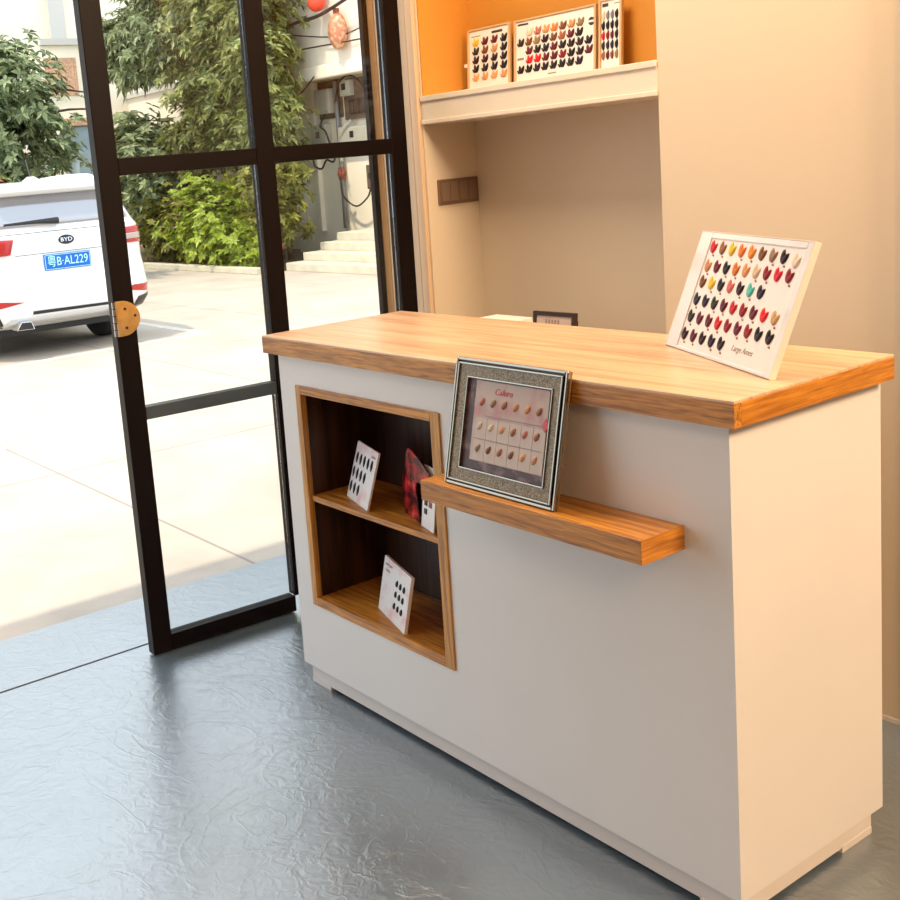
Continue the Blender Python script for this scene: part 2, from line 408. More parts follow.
cx0, cx1, cz0, cz1 = -1.322, -.744, .2545, .8705
ZT = H-T
pt = .02
bm = boxes((-L_, cx0, 0, pt, ZB, ZT), (cx1, 0, 0, pt, ZB, ZT), (cx0, cx1, 0, pt, ZB, cz0), (cx0, cx1, 0, pt, cz1, ZT))
obj('front_panel', bm, M['counter_white'], ct)
obj('side_panel', box(-pt, 0, pt, D_, ZB, ZT), M['counter_white'], ct)
obj('side_panel', box(-L_, -L_+pt, pt, D_, ZB, ZT), M['counter_white'], ct)
obj('back_panel', box(-L_+pt, -pt, D_-pt, D_, ZB, ZT), M['counter_white'], ct)
obj('bottom_panel', box(-L_+pt, -pt, pt, D_-pt, ZB, ZB+.018), M['counter_white'], ct)
rk = .0156
obj('kick_plate', boxes((-L_+rk, -rk, rk, rk+.018, .012, ZB), (-L_+rk, -rk, D_-rk-.018, D_-rk, .012, ZB),
                        (-rk-.018, -rk, rk+.018, D_-rk-.018, .012, ZB), (-L_+rk, -L_+rk+.018, rk+.018, D_-rk-.018, .012, ZB)), M['kick'], ct)
fx = ((-L_+rk-.001, -L_+rk+.085), (-rk-.085, -rk+.001)); fy = ((rk-.001, rk+.085), (D_-rk-.105, D_-rk+.001))
for a in fx:
    for b in fy: obj('foot_block', box(a[0], a[1], b[0], b[1], 0.0, .016), M['kick'], ct, bevel=.001)
# cubby: lining frame, back, shelf
ix0, ix1, iz0, iz1 = -1.299, -.7745, .2795, .8475
CB = .215; pr = -.005
obj('cubby_upright', box(cx0, ix0, pr, CB, cz0, cz1), M['oak_z'], ct, bevel=.001)
obj('cubby_upright', box(ix1, cx1, pr, CB, cz0, cz1), M['oak_z'], ct, bevel=.001)
obj('cubby_top', box(ix0, ix1, pr, CB, iz1, cz1), M['oak_edge'], ct, bevel=.001)
obj('cubby_bottom', box(ix0, ix1, pr, CB, cz0, iz0), M['oak_edge'], ct, bevel=.001)
obj('cubby_shelf', box(ix0, ix1, .004, CB, .552, .567), M['oak_edge'], ct, bevel=.001)
obj('cubby_back', box(ix0, ix1, CB, CB+.008, iz0, iz1), M['oak_shade'], ct)
obj('cubby_side_shade', boxes((ix0, ix0+.0015, .012, CB, .567, iz1), (ix0, ix0+.0015, .012, CB, iz0, .552)), M['oak_shade'], ct)  # thin dark sheet standing in for shade on the upright's inner face
# floating ledge
lg = obj('display_ledge', box(-.686, -.0985, -.1165, 0, .7075, .7525), M['oak_edge'], ct, bevel=.0012)
obj('end_cap', box(-.0985, -.097, -.1165, 0, .7075, .7525), M['oak_edge_y'], lg)

# ------------------------------------------------------------ nail tips
def petal(bm, cx, cz, lx, lz, ang, th=.004, y=0):
    """a domed elongated nail shape on a board facing -y"""
    n = 12; ca, sa = math.cos(ang), math.sin(ang); rings = []
    for q, (s, h) in enumerate(((1, 0), (.82, .6), (.45, .95))):
        ring = []
        for k in range(n):
            a = 2*math.pi*k/n; px, pz = lx*s*math.cos(a), lz*s*math.sin(a)
            px *= (1-.18*math.sin(a))
            ring.append(bm.verts.new((cx+px*ca-pz*sa, y-th*h, cz+px*sa+pz*ca)))
        rings.append(ring)
    for a, b in zip(rings, rings[1:]):
        for k in range(n): bm.faces.new((a[k], a[(k+1) % n], b[(k+1) % n], b[k]))
    bm.faces.new(rings[-1]); bm.faces.new(rings[0][::-1])
def tip_mesh(kind):
    bm = bmesh.new()
    if kind == 'heart':
        petal(bm, -.0045, .0015, .0072, .0155, R(12)); petal(bm, .0062, -.0020, .0064, .0140, R(-32), .0045)
    elif kind == 'wing':
        petal(bm, -.003, .001, .0058, .0125, R(14)); petal(bm, .0068, .0005, .0054, .0128, R(-24), .0045); petal(bm, -.0105, -.005, .0028, .0075, R(38), .003)
    elif kind == 'long':
        petal(bm, 0, 0, .0052, .0150, R(-4)); petal(bm, -.0045, -.002, .0030, .0100, R(10), .003)
    elif kind == 'slant':
        petal(bm, 0, 0, .0064, .0118, R(-34))
    elif kind == 'spade':
        petal(bm, 0, .001, .0062, .0150, 0); petal(bm, 0, -.012, .0026, .006, 0, .003)
    elif kind == 'oval':
        petal(bm, 0, 0, .0068, .0098, R(-10))
    elif kind == 'block':
        bx(bm, -.008, .008, -.002, 0, -.0075, .0075)
    elif kind == 'stub':
        petal(bm, 0, 0, .0042, .0024, R(-12), .002)
    bmesh.ops.recalc_face_normals(bm, faces=bm.faces)
    me = bpy.data.meshes.new('nail_tip'); bm.to_mesh(me); bm.free(); me.materials.append(M['paper'])
    if kind != 'block':
        for p in me.polygons: p.use_smooth = True
    return me
TM = {k: tip_mesh(k) for k in ('heart', 'wing', 'long', 'slant', 'spade', 'oval', 'block', 'stub')}
def tip(parent, kind, x, z, y, col, s=1.0, name='nail_tip'):
    o = bpy.data.objects.new(name, TM[kind]); COL.objects.link(o); o.parent = parent
    o.location = (x, y, z); o.scale = (s, 1, s)
    o.material_slots[0].link = 'OBJECT'; o.material_slots[0].material = chipmat(col)
    return o
def board(bm_args, name='backing', mat=None, parent=None, bevel=.001):
    return obj(name, box(*bm_args), mat, parent, True, bevel)

PL = {'y': (.85, .50, .02), 'o': (.75, .22, .03), 'd': (.03, .008, .012), 'r': (.62, .012, .02), 'w': (.24, .01, .02), 'm': (.13, .012, .025),
      'k': (.015, .012, .016), 'b': (.20, .07, .02), 'g': (.03, .03, .02), 't': (.08, .42, .46), 'p': (.50, .16, .12), 'c': (.60, .30, .12),
      'v': (.022, .012, .035), 'n': (.02, .022, .045), 's': (.75, .62, .45), 'q': (.62, .50, .38), 'e': (.30, .20, .10), 'h': (.35, .12, .05),
      'f': (.70, .34, .14), 'u': (.18, .21, .25)}

def scribble(parent, x0, x1, z, amp, mat, n=9, y=-.0004, name='scribble'):
    bm = bmesh.new()
    tube(bm, [(x0+(x1-x0)*i/n, y, z+amp*(1 if i % 2 else -1)*(.5+.5*((i*7) % 3)/2)) for i in range(n+1)], .0006, 5)
    return obj(name, bm, mat, parent, True)
# big framed chart on the counter top
fr = thing('nail_colour_chart', 'large white framed chart of many coloured nail tips leaning on the oak counter top', 'nail chart',
           (-.396, .349, 1.0005), (-R(21), 0, R(-28.3)))
W_, H_ = .4275, .2515
board((.0, W_, 0, .010, 0, H_), 'backing', M['paper'], fr)
obj('frame', boxes((0, .0487, -.003, 0, 0, H_), (W_-.018, W_, -.003, 0, 0, H_), (.0487, W_-.018, -.003, 0, 0, .0072), (.0487, W_-.018, -.003, 0, H_-.0125, H_)), M['acrylic'], fr, True, .0015)
obj('print', box(.0487, W_-.018, -.0002, 0, .0072, H_-.0125), M['chart_print'], fr, True)
obj('rim', boxes((-.002, 0, -.0035, .010, 0, H_+.002), (W_, W_+.002, -.0035, .010, 0, H_+.002), (0, W_, -.0035, .010, H_, H_+.002)), M['acrylic_clear'], fr, True, .001)
rows = [(.2207, .2182, 'rhyoobed', .0668, .0395), (.1806, .1854, 'cmkocqwrw', .0686, .0390), (.1462, .1476, 'bykpdtv', .069, .0391),
        (.1089, .1067, 'nvgmrwmrc', .0676, .0390), (.072, .0706, 'gmmrwmwkk', .0669, .0395), (.0339, .0357, 'dmdvk', .065, .0392)]
for za, zb, cs, x0, dx in rows:
    for i, c in enumerate(cs):
        z = za+(zb-za)*i/8; x = x0+dx*i
        cc = tuple(v*random.uniform(.8, 1.25) for v in PL[c])
        tip(fr, 'heart', x, z, -.0005, tuple(min(1, round(v, 3)) for v in cc), .92)
        if (i*7+len(cs)) % 3 != 1: tip(fr, 'stub', x+.009, z-.0165, -.0005, (.32, .17, .06), .9, 'tip_stem')
tip(fr, 'heart', .386, .214, -.0005, (.80, .66, .50), .92)
text_on(fr, 'Large Ames', .0165, .307, .0345, -.0003, M['text_grey'], .25)
bm = bmesh.new(); prism(bm, [(0, 0), (.06, 0), (.004, .20)], 'x', .20, .206)      # easel strut behind
for v in bm.verts: v.co = (v.co.x, .012+v.co.y*.9, v.co.z)
bm.free()
obj('easel_leg', boxes((.20, .235, .010, .014, .02, .22)), M['acrylic'], fr, True)

# silver frame on the ledge
sf = thing('silver_picture_frame', 'silver glitter bordered picture frame of pale nail swatches standing on the oak ledge', 'picture frame',
           (-.632, -.0925, .7534), (-R(12.4), 0, R(-.4)))
FW, FH = .3155, .2695
board((.001, FW-.001, .004, .010, .001, FH-.001), 'back_case', M['case'], sf)
obj('rim', boxes((0, .0065, -.004, .006, 0, FH), (FW-.0065, FW, -.004, .006, 0, FH), (.0065, FW-.0065, -.004, .006, 0, .0065), (.0065, FW-.0065, -.004, .006, FH-.0065, FH)), M['silver'], sf, True, .002)
obj('inner_rim', boxes((.010, .0145, -.006, .004, .0095, FH-.010), (FW-.0145, FW-.010, -.006, .004, .0095, FH-.010), (.0145, FW-.0145, -.006, .004, .0095, .0135), (.0145, FW-.0145, -.006, .004, FH-.0140, FH-.010)), M['silver'], sf, True, .0012)
mx0, mx1, mz0, mz1 = .040, .2825, .038, .232
obj('glitter_border', boxes((.0145, mx0, -.002, .004, .0135, FH-.014), (mx1, FW-.0145, -.002, .004, .0135, FH-.014), (mx0, mx1, -.002, .004, .0135, mz0), (mx0, mx1, -.002, .004, mz1, FH-.014)), M['glitter'], sf, True)
obj('inner_frame', boxes((mx0, mx0+.003, -.005, .002, mz0, mz1), (mx1-.003, mx1, -.005, .002, mz0, mz1), (mx0, mx1, -.005, .002, mz0, mz0+.003), (mx0, mx1, -.005, .002, mz1-.003, mz1)), M['silver'], sf, True, .0008)
board((mx0, mx1, .0022, .004, mz0, mz1), 'backdrop', M['mauve'], sf, 0)
board((.066, .272, .0004, .0022, .060, .2265), 'swatch_card', M['pinkpaper'], sf, 0)
cols = ['p', 'e', 'h', 'c', 'f', 'h', 'q', 's', 'f', 'h', 'p', 'h', 'e', 'b', 'h', 'b', 'f', 'c']
M['cell'] = pmat('pale_cell', (.56, .46, .40), .5)
bm = bmesh.new()
for r_, z in ((1, .128), (2, .083)):
    for c in range(6): bx(bm, .076+.0328*c, .1075+.0328*c, -.0003, .0004, z-.021, z+.021)
obj('swatch_cells', bm, M['cell'], sf, True)
obj('grid_line', boxes((.100, .268, -.0006, .0004, .1545, .1560), (.072, .262, -.0006, .0004, .1055, .1070)), M['text_grey'], sf, True)
for r_, z in enumerate((.1828, .133, .087)):
    for c in range(6):
        k = cols[r_*6+c]; cc = PL[k]
        cc = tuple(round(min(1, v*.8+.04), 3) for v in cc)
        tip(sf, 'slant', .0885+.0322*c, z, -.0004, cc, .86)
text_on(sf, 'Calure', .019, .148, .207, -.0002, M['text_pink'], .3)
bm = bmesh.new(); prism(bm, [(.268, .172), (.282, .160), (.268, .145), (.262, .158)], 'y', -.002, .0003)
obj('ribbon', bm, M['text_pink'], sf, True)

# small cards in the cubby
c1 = thing('nail_sample_card', 'white card with twelve dark nail tips on the upper cubby shelf', 'nail card', (-1.219, .064, .5678), (-R(16.5), 0, R(-17.9)))
board((0, .158, 0, .006, 0, .152), 'card', M['marble'], c1)
for z, n, x0 in ((.1125, 5, .0225), (.0730, 4, .0170), (.0345, 3, .0175)):
    for i in range(n): tip(c1, 'spade', x0+.0274*i, z, -.0003, PL['k'], .9)
scribble(c1, .118, .146, .134, .004, M['text_grey'])
c2 = thing('nail_sample_card', 'pinkish white card with nine dark nail tips standing in the lower cubby', 'nail card', (-1.120, .066, .2802), (-R(12), 0, R(-18.5)))
board((0, .190, 0, .009, 0, .1445), 'card', M['marble'], c2)
for z in (.1012, .0733, .0432):
    for i in range(3): tip(c2, 'oval', .106+.0245*i, z, -.0003, PL['k'], .95)
scribble(c2, .014, .062, .128, .004, M['text_grey'], 13)
scribble(c2, .018, .050, .113, .0035, M['text_grey'], 9)
c3 = thing('nail_swatch_card', 'small white card with black and brown swatches under the end of the oak ledge', 'nail card', (-.880, .036, .5678), (-R(7), 0, R(-16.2)))
board((0, .070, 0, .003, 0, .150), 'card', M['paper'], c3, 0)
for i, z in enumerate((.083, .062, .041)):
    tip(c3, 'block', .022, z, -.0002, PL['k'], .85)
    if i < 2: tip(c3, 'block', .046, z, -.0002, (.25, .08, .04), .85)
tip(c3, 'block', .046, .098, -.0002, PL['k'], .85)
# red rose booklet, folded, standing half open behind the small card
bk = thing('rose_booklet', 'dark red rose printed booklet standing beside the small swatch card', 'booklet', (-.988, .074, .5678), (0, 0, R(-17)))
bm = bmesh.new(); prism(bm, [(.004, 0), (.092, 0), (.088, .045), (.080, .085), (.086, .100), (.158, .108), (.168, .140), (.110, .164), (.052, .178), (.030, .160), (.020, .10), (.0, .05)], 'y', 0, .003)
obj('front_cover', bm, M['roses'], bk, True)
obj('back_cover', box(.004, .088, .022, .025, 0, .15), M['roses'], bk, True)
obj('spine', box(.001, .004, .0, .025, 0, .10), M['roses'], bk, True)

# three charts on the high shelf
def chart(name_label, x0, x1, ztop, y, slots):
    t_ = thing('nail_colour_chart', name_label, 'nail chart', (x0, y, ST+.0005), (-R(4), 0, 0))
    w, h = x1-x0, ztop-ST
    board((.008, w-.008, 0, .005, .0, h-.006), 'card', M['paper'], t_)
    obj('frame', boxes((0, .008, -.004, .007, 0, h), (w-.008, w, -.004, .007, 0, h), (.008, w-.008, -.004, .007, h-.006, h)), M['tan'], t_, True, .001)
    for x, z, c, kind, s in slots: tip(t_, kind, x-x0, z-ST, -.0005, PL[c] if isinstance(c, str) else c, s)
    return t_
Y0 = 1.085
sl = []
for r_, cs in enumerate(('ymmk', 'gbck', 'dddd', 'kkkk', 'fcfc')):
    for i, c in enumerate(cs): sl.append((-1.7175+.0441*i, 1.807-.0289*r_, c, 'wing', 1.15))
ca = chart('small tan framed chart of nail tips at the left end of the high shelf', -1.7575, -1.556, 1.852, Y0, sl)
obj('title_bar', box(.115, .165, -.0006, 0, .183, .191), M['text'], ca, True)
obj('caption_line', box(.018, .062, -.0006, 0, .182, .185), M['text_grey'], ca, True)
obj('standoff_knob', boxes((-.014, 0, -.006, .004, .085, .098)), M['acrylic'], ca, True, .002)
sl = []
rowsB = ((-1.469, 1.806, 'spfobce', ), (-1.508, 1.777, 'gbedbhmk'), (-1.471, 1.749, 'mkvmkddk'), (-1.470, 1.7205, 'rrmmwkdm'), (-1.508, 1.692, 'kkvkkkkv'))
for x0, z, cs in rowsB:
    for i, c in enumerate(cs): sl.append((x0+.0350*i, z, c, 'wing', 1.12))
cb = chart('wide tan framed chart of nail tips in the middle of the high shelf', -1.538, -1.197, 1.850, Y0, sl)
obj('title_bar', box(.016, .062, -.0006, 0, .187, .193), M['text'], cb, True)
obj('small_caption', box(.014, .042, -.0006, 0, .079, .086), M['text_grey'], cb, True)
obj('footer_caption', box(.145, .180, -.0006, 0, .022, .026), M['text_grey'], cb, True)
bm = bmesh.new(); tube(bm, [(.322, -.0008, .158), (.322, 0, .158)], .0125, 16)
lgm = obj('round_emblem', bm, M['text'], cb, True)
obj('emblem_band', box(.309, .335, -.0012, -.0008, .155, .161), M['paper'], lgm, True)
sl = []
for r_, cs in enumerate(('suuk', 'kkkk', 'rwmk', 'nnnk', 'hmbe')):
    for i, c in enumerate(cs): sl.append((-1.1690+.0165*i, 1.809-.0287*r_, c, 'long', .98))
cc_ = chart('narrow white chart of nail tips at the right end of the high shelf', -1.1865, -1.1005, 1.857, Y0, sl)
obj('title_bar', box(.012, .034, -.0006, 0, .190, .200), M['text'], cc_, True)
obj('caption_line', box(.056, .076, -.0006, 0, .194, .197), M['text_grey'], cc_, True)

# light switch on the niche cheek
sw = thing('light_switch', 'brown double light switch plate on the side wall of the niche', 'light switch', (NL, 1.047, 1.3185))
obj('plate', box(0, .008, -.092, .092, -.0435, .0435), M['switch'], sw, True, .003)
for a in (-.078, .005):
    r_ = obj('rocker', box(.008, .0105, a, a+.073, -.032, .032), M['switch2'], sw, True, .0015)
    obj('rocker_gap', box(.0104, .0110, a+.036, a+.0375, -.031, .031), M['darkhole'], r_, True)

# work table behind the counter with a small dark frame and a paper box
wt = thing('work_table', 'low oak work table mostly hidden behind the white counter', 'table', (-1.1, .68, 0))
obj('table_top', box(-.5, .5, -.165, .215, .69, .72), M['oak'], wt, True, .002)
for x in (-.47, .43):
    for y in (-.15, .16): obj('leg', box(x, x+.04, y, y+.04, 0, .69), M['oak_z'], wt, True)
bxp = thing('paper_box', 'pale paper box whose top edge shows behind the counter top', 'box', (-1.36, .80, .7203))
obj('carton', box(-.075, .075, -.05, .05, 0, .205), M['paper'], bxp, True, .002)
obj('lid', box(-.078, .078, -.053, .053, .195, .2135), M['paper'], bxp, True, .002)
df = thing('small_dark_frame', 'small dark framed sign peeking up behind the counter top', 'picture frame', (-1.141, .69, .7203), (-R(5), 0, R(2)))
obj('rim', boxes((0, .012, 0, .014, 0, .262), (.140, .152, 0, .014, 0, .262), (.012, .140, 0, .014, .250, .262), (.012, .140, 0, .014, 0, .012)), M['darkhole'], df, True, .001)
board((.012, .140, .003, .010, .012, .250), 'card', M['cell'], df, 0)
obj('dark_marks', boxes(*[(.045+.011*i, .051+.011*i, .0022, .003, .222, .240) for i in range(5)]), M['text_grey'], df, True)
obj('easel_leg', box(.13, .15, .014, .018, .05, .24), M['darkhole'], df, True)

# ------------------------------------------------------------ yard
GZ = -.02
gr = struct(obj('ground', box(-30, -2.34, -14, 16, GZ-.2, GZ), M['concrete']), 'pale concrete yard')
def gl(x0, x1, y0, y1): obj('parking_line', box(x0, x1, y0, y1, GZ, GZ+.002), M['line'], gr)
gl(-8.22, -8.12, -2.2, 3.54); gl(-12.5, -8.22, 3.44, 3.54); gl(-7.4, -5.20, .80, .88); gl(-5.20, -5.12, -4, .88)
kb = struct(obj('kerb', box(-24, -12.75, 6.95, 7.10, GZ, .07), M['steps'], bevel=.01), 'low stone kerb')
struct(obj('planting_bed', box(-24, -12.75, 7.10, 9.6, GZ, .04), M['soil']), 'planting bed')
struct(obj('planting_strip', box(-21, -13.4, 2.0, 5.0, GZ, .03), M['soil']), 'planting strip')

# ------------------------------------------------------------ SUV
car = thing('suv_car', 'white SUV with a blue number plate parked in the yard outside the door', 'car', (-8.26, 2.22, GZ))
def cp(u, w, z): return Vector((-w, u, z))       # local: +x toward camera; w forward is -x; u right is +y
ZL = [  # z, half width, rear w, front w, exponent
 (.28, .82, .16, 4.10, 6), (.34, .89, .03, 4.28, 7), (.42, .915, -.01, 4.33, 8), (.56, .925, -.02, 4.34, 8), (.70, .925, .02, 4.32, 8), (.80, .92, .055, 4.28, 8),
 (.92, .915, .05, 4.22, 8), (1.02, .90, .045, 3.9, 8), (1.10, .88, .05, 3.35, 8), (1.16, .84, .085, 3.15, 8), (1.28, .79, .15, 2.85, 8), (1.42, .735, .22, 2.50, 8), (1.49, .68, .20, 2.30, 7), (1.535, .62, .32, 2.15, 6), (1.56, .45, .50, 1.95, 4)]
def lerpz(z):
    for a, b in zip(ZL, ZL[1:]):
        if z <= b[0]:
            t_ = max(0, (z-a[0])/(b[0]-a[0])); return [a[i]+(b[i]-a[i])*t_ for i in range(5)]
    return list(ZL[-1])
def rear_w(u, z):
    _, hw, wr, wf, n = lerpz(z); hl = (wf-wr)/2; q = min(.9999, abs(u)/hw)
    return (wr+wf)/2-hl*(1-q**n)**(1/n)
def side_u(w, z):
    _, hw, wr, wf, n = lerpz(z); hl = (wf-wr)/2; q = min(.9999, abs(w-(wr+wf)/2)/hl)
    return hw*(1-q**n)**(1/n)
bm = bmesh.new(); rings = []; NS = 96
zs = []
for a, b in zip(ZL, ZL[1:]): zs += [a[0]+(b[0]-a[0])*k/3 for k in range(3)]
zs.append(ZL[-1][0])
for z in zs:
    _, hw, wr, wf, n = lerpz(z); ring = []
    for k in range(NS):
        a = 2*math.pi*k/NS; c, s = math.cos(a), math.sin(a)
        ring.append(bm.verts.new(cp(hw*math.copysign(abs(c)**(2/n), c), (wr+wf)/2+(wf-wr)/2*math.copysign(abs(s)**(2/n), s), z)))
    rings.append(ring)
for a, b in zip(rings, rings[1:]):
    for k in range(NS): bm.faces.new((a[k], a[(k+1) % NS], b[(k+1) % NS], b[k]))
bm.faces.new(rings[0][::-1]); bm.faces.new(rings[-1])
obj('body', bm, M['carwhite'], car, True, smooth=True)
def rpatch(name, quad, mat, off=.008, parent=None, nx=14, nz=6):
    """patch lying on the rear of the car; quad = (u,z) corners bl, br, tr, tl"""
    bl, br, tr, tl = [Vector(q) for q in quad]; F = []; Bk = []
    bm = bmesh.new()
    for j in range(nz+1):
        fr_, bk_ = [], []
        for i in range(nx+1):
            s, t_ = i/nx, j/nz
            p = (bl*(1-s)+br*s)*(1-t_)+(tl*(1-s)+tr*s)*t_
            w = rear_w(p.x, p.y)
            fr_.append(bm.verts.new(cp(p.x, w-off, p.y))); bk_.append(bm.verts.new(cp(p.x, w+.01, p.y)))
        F.append(fr_); Bk.append(bk_)
    for j in range(nz):
        for i in range(nx):
            bm.faces.new((F[j][i], F[j][i+1], F[j+1][i+1], F[j+1][i])); bm.faces.new((Bk[j][i+1], Bk[j][i], Bk[j+1][i], Bk[j+1][i+1]))
    for i in range(nx):
        bm.faces.new((Bk[0][i], Bk[0][i+1], F[0][i+1], F[0][i])); bm.faces.new((F[nz][i], F[nz][i+1], Bk[nz][i+1], Bk[nz][i]))
    for j in range(nz):
        bm.faces.new((F[j][0], F[j+1][0], Bk[j+1][0], Bk[j][0])); bm.faces.new((F[j][nx], Bk[j][nx], Bk[j+1][nx], F[j+1][nx]))
    return obj(name, bm, mat, parent or car, True, smooth=True)
rpatch('rear_window', [(-.70, 1.165), (.70, 1.165), (.60, 1.435), (-.60, 1.435)], M['carglass'], .008, nz=8)
rpatch('tailgate_crease', [(-.74, 1.105), (.74, 1.105), (.74, 1.111), (-.74, 1.111)], M['cargrey'], .003)
rpatch('tailgate_seam', [(-.44, .918), (.46, .918), (.46, .923), (-.44, .923)], M['cargrey'], .002)
for s in (-1, 1):
    q = [(.49*s, .935), (.908*s, .925), (.895*s, 1.085), (.45*s, 1.065)]
    lm = rpatch('tail_lamp', q if s > 0 else [q[1], q[0], q[3], q[2]], M['lampred'], .022)
    q = [(.60*s, .965), (.905*s, .965), (.90*s, 1.02), (.60*s, 1.015)]
    rpatch('lamp_lens', q if s > 0 else [q[1], q[0], q[3], q[2]], M['lampclear'], .028, lm)
    q = [(.43*s, .520), (.895*s, .455), (.90*s, .54), (.64*s, .545)]
    rpatch('bumper_reflector', q if s > 0 else [q[1], q[0], q[3], q[2]], M['lampred'], .008)
    q = [(.60*s, .30), (.875*s, .33), (.91*s, .46), (.67*s, .43)]
    rpatch('lower_corner', q if s > 0 else [q[1], q[0], q[3], q[2]], M['carblack'], .008)
    bm = bmesh.new(); prism(bm, [(s*.54, .285), (s*.375, .280), (s*.40, .352), (s*.49, .356)], 'x', -.08, .05)
    ex = obj('exhaust_tip', bm, M['chrome'], car, True, .006)
    bm = bmesh.new(); prism(bm, [(s*.53, .290), (s*.385, .286), (s*.405, .347), (s*.486, .351)], 'x', .04, .053)
    obj('exhaust_opening', bm, M['carblack'], ex, True)
rpatch('bumper_trim', [(-.36, .402), (.44, .395), (.44, .420), (-.36, .432)], M['carblack'], .006)
rpatch('skid_plate', [(-.66, .295), (.62, .295), (.52, .375), (-.56, .375)], M['carsilver'], .010)
# plate
pl_ = obj('number_plate', box(.0, .018, -.22, .22, .905, 1.045), M['plate'], car, True, .004)
bw = rear_w(0, .975)
pl_.location = (-rear_w(0, .85)+.004, .03, -.14)
bm = boxes((.018, .0195, -.213, .213, .911, .915), (.018, .0195, -.213, .213, 1.035, 1.039), (.018, .0195, -.213, -.209, .915, 1.035), (.018, .0195, .209, .213, .915, 1.035))
obj('plate_border', bm, M['plate_text'], pl_, True)
bm = text_bm('粤B·AL229', .098)
xs_ = [v.co.x for v in bm.verts]; k = .38/(max(xs_)-min(xs_)) if xs_ else 1
mid = (max(xs_)+min(xs_))/2 if xs_ else 0
for v in bm.verts: u, w, d = v.co; v.co = (.0200+d, (u-mid)*k, .975+w*1.12)
obj('plate_lettering', bm, M['plate_text'], pl_, True)
bm = bmesh.new(); n = 24; bw2 = rear_w(0, 1.04)
prism(bm, [(.04+.074*math.cos(2*math.pi*i/n), 1.022+.041*math.sin(2*math.pi*i/n)) for i in range(n)], 'x', -bw2-.01, -bw2+.012)
em = obj('emblem', bm, M['carblack'], car, True, .003)
bm = text_bm('BYD', .050)
for v in bm.verts: u, w, d = v.co; v.co = (-bw2+.0125+d, .04+u*1.2, 1.022+w)
obj('emblem_lettering', bm, M['chrome'], em, True)
# spoiler, rails, antenna, wiper
bm = bmesh.new()
prism(bm, [(-.42, 1.555), (-.20, 1.548), (-.085, 1.510), (-.07, 1.475), (-.10, 1.458), (-.24, 1.462), (-.42, 1.50)], 'y', -.60, .60)
obj('spoiler', bm, M['carwhite'], car, True, .02, seg=3)
for s in (-1, 1):
    bm = bmesh.new(); tube(bm, curve_pts([cp(s*.56, .45, 1.53), cp(s*.56, .62, 1.572), cp(s*.56, 1.3, 1.585), cp(s*.56, 2.0, 1.565), cp(s*.56, 2.15, 1.52)], 5), .018, 8)
    obj('roof_rail', bm, M['carwhite'], car, True, smooth=True)
bm = bmesh.new(); prism(bm, [(-.42, 1.55), (-.80, 1.558), (-.62, 1.60)], 'y', -.04, .04)
an = obj('antenna', bm, M['carwhite'], car, True, .008)
bm = bmesh.new(); tube(bm, [cp(0, .62, 1.58), cp(.03, .78, 1.76)], .006, 6); obj('antenna_mast', bm, M['carblack'], an, True)
bm = bmesh.new(); tube(bm, [cp(-.01, rear_w(0, 1.19)-.045, 1.195), cp(-.20, rear_w(0, 1.19)-.04, 1.20), cp(-.50, rear_w(-.5, 1.19)-.03, 1.195)], [.030, .018, .010], 8)
wp = obj('wiper', bm, M['carblack'], car, True)
for s in (-1, 1):
    bm = bmesh.new()
    for w0, w1, zt in ((.30, .95, 1.40), (1.02, 1.75, 1.42), (1.82, 2.6, 1.40)):
        g = []
        for j in range(5):
            z = 1.17+(zt-1.17)*j/4; row = []
            for i in range(7):
                w = w0+(w1-w0)*i/6; w = min(w, lerpz(z)[3]-.25)
                row.append(bm.verts.new(cp(s*(side_u(w, z)+.004), w, z)))
            g.append(row)
        for j in range(4):
            for i in range(6): bm.faces.new((g[j][i], g[j][i+1], g[j+1][i+1], g[j+1][i]))
    obj('side_window', bm, M['carglass'], car, True)
rim_me = None
for (w, s) in ((.88, 1), (.88, -1), (3.5, 1), (3.5, -1)):
    bm = bmesh.new(); prof = [(.20, -.10), (.31, -.11), (.335, -.09), (.345, -.05), (.345, .05), (.335, .09), (.31, .11), (.20, .10)]
    rings = []
    for k in range(32):
        a = 2*math.pi*k/32
        rings.append([bm.verts.new((-w+r_*math.cos(a), s*.68+y, .345+r_*math.sin(a))) for r_, y in prof])
    for k in range(32):
        A, B = rings[k], rings[(k+1) % 32]
        for j in range(8): bm.faces.new((A[j], A[(j+1) % 8], B[(j+1) % 8], B[j]))
    wh = obj('wheel', bm, M['rubber'], car, True, smooth=True)
    bm = bmesh.new(); tube(bm, [(-w, s*.68-.085, .345), (-w, s*.68+.085, .345)], .205, 20)
    obj('rim', bm, M['carsilver'], wh, True)
obj('underbody', boxes((-3.9, -.35, -.60, .60, .20, .30)), M['carblack'], car, True)

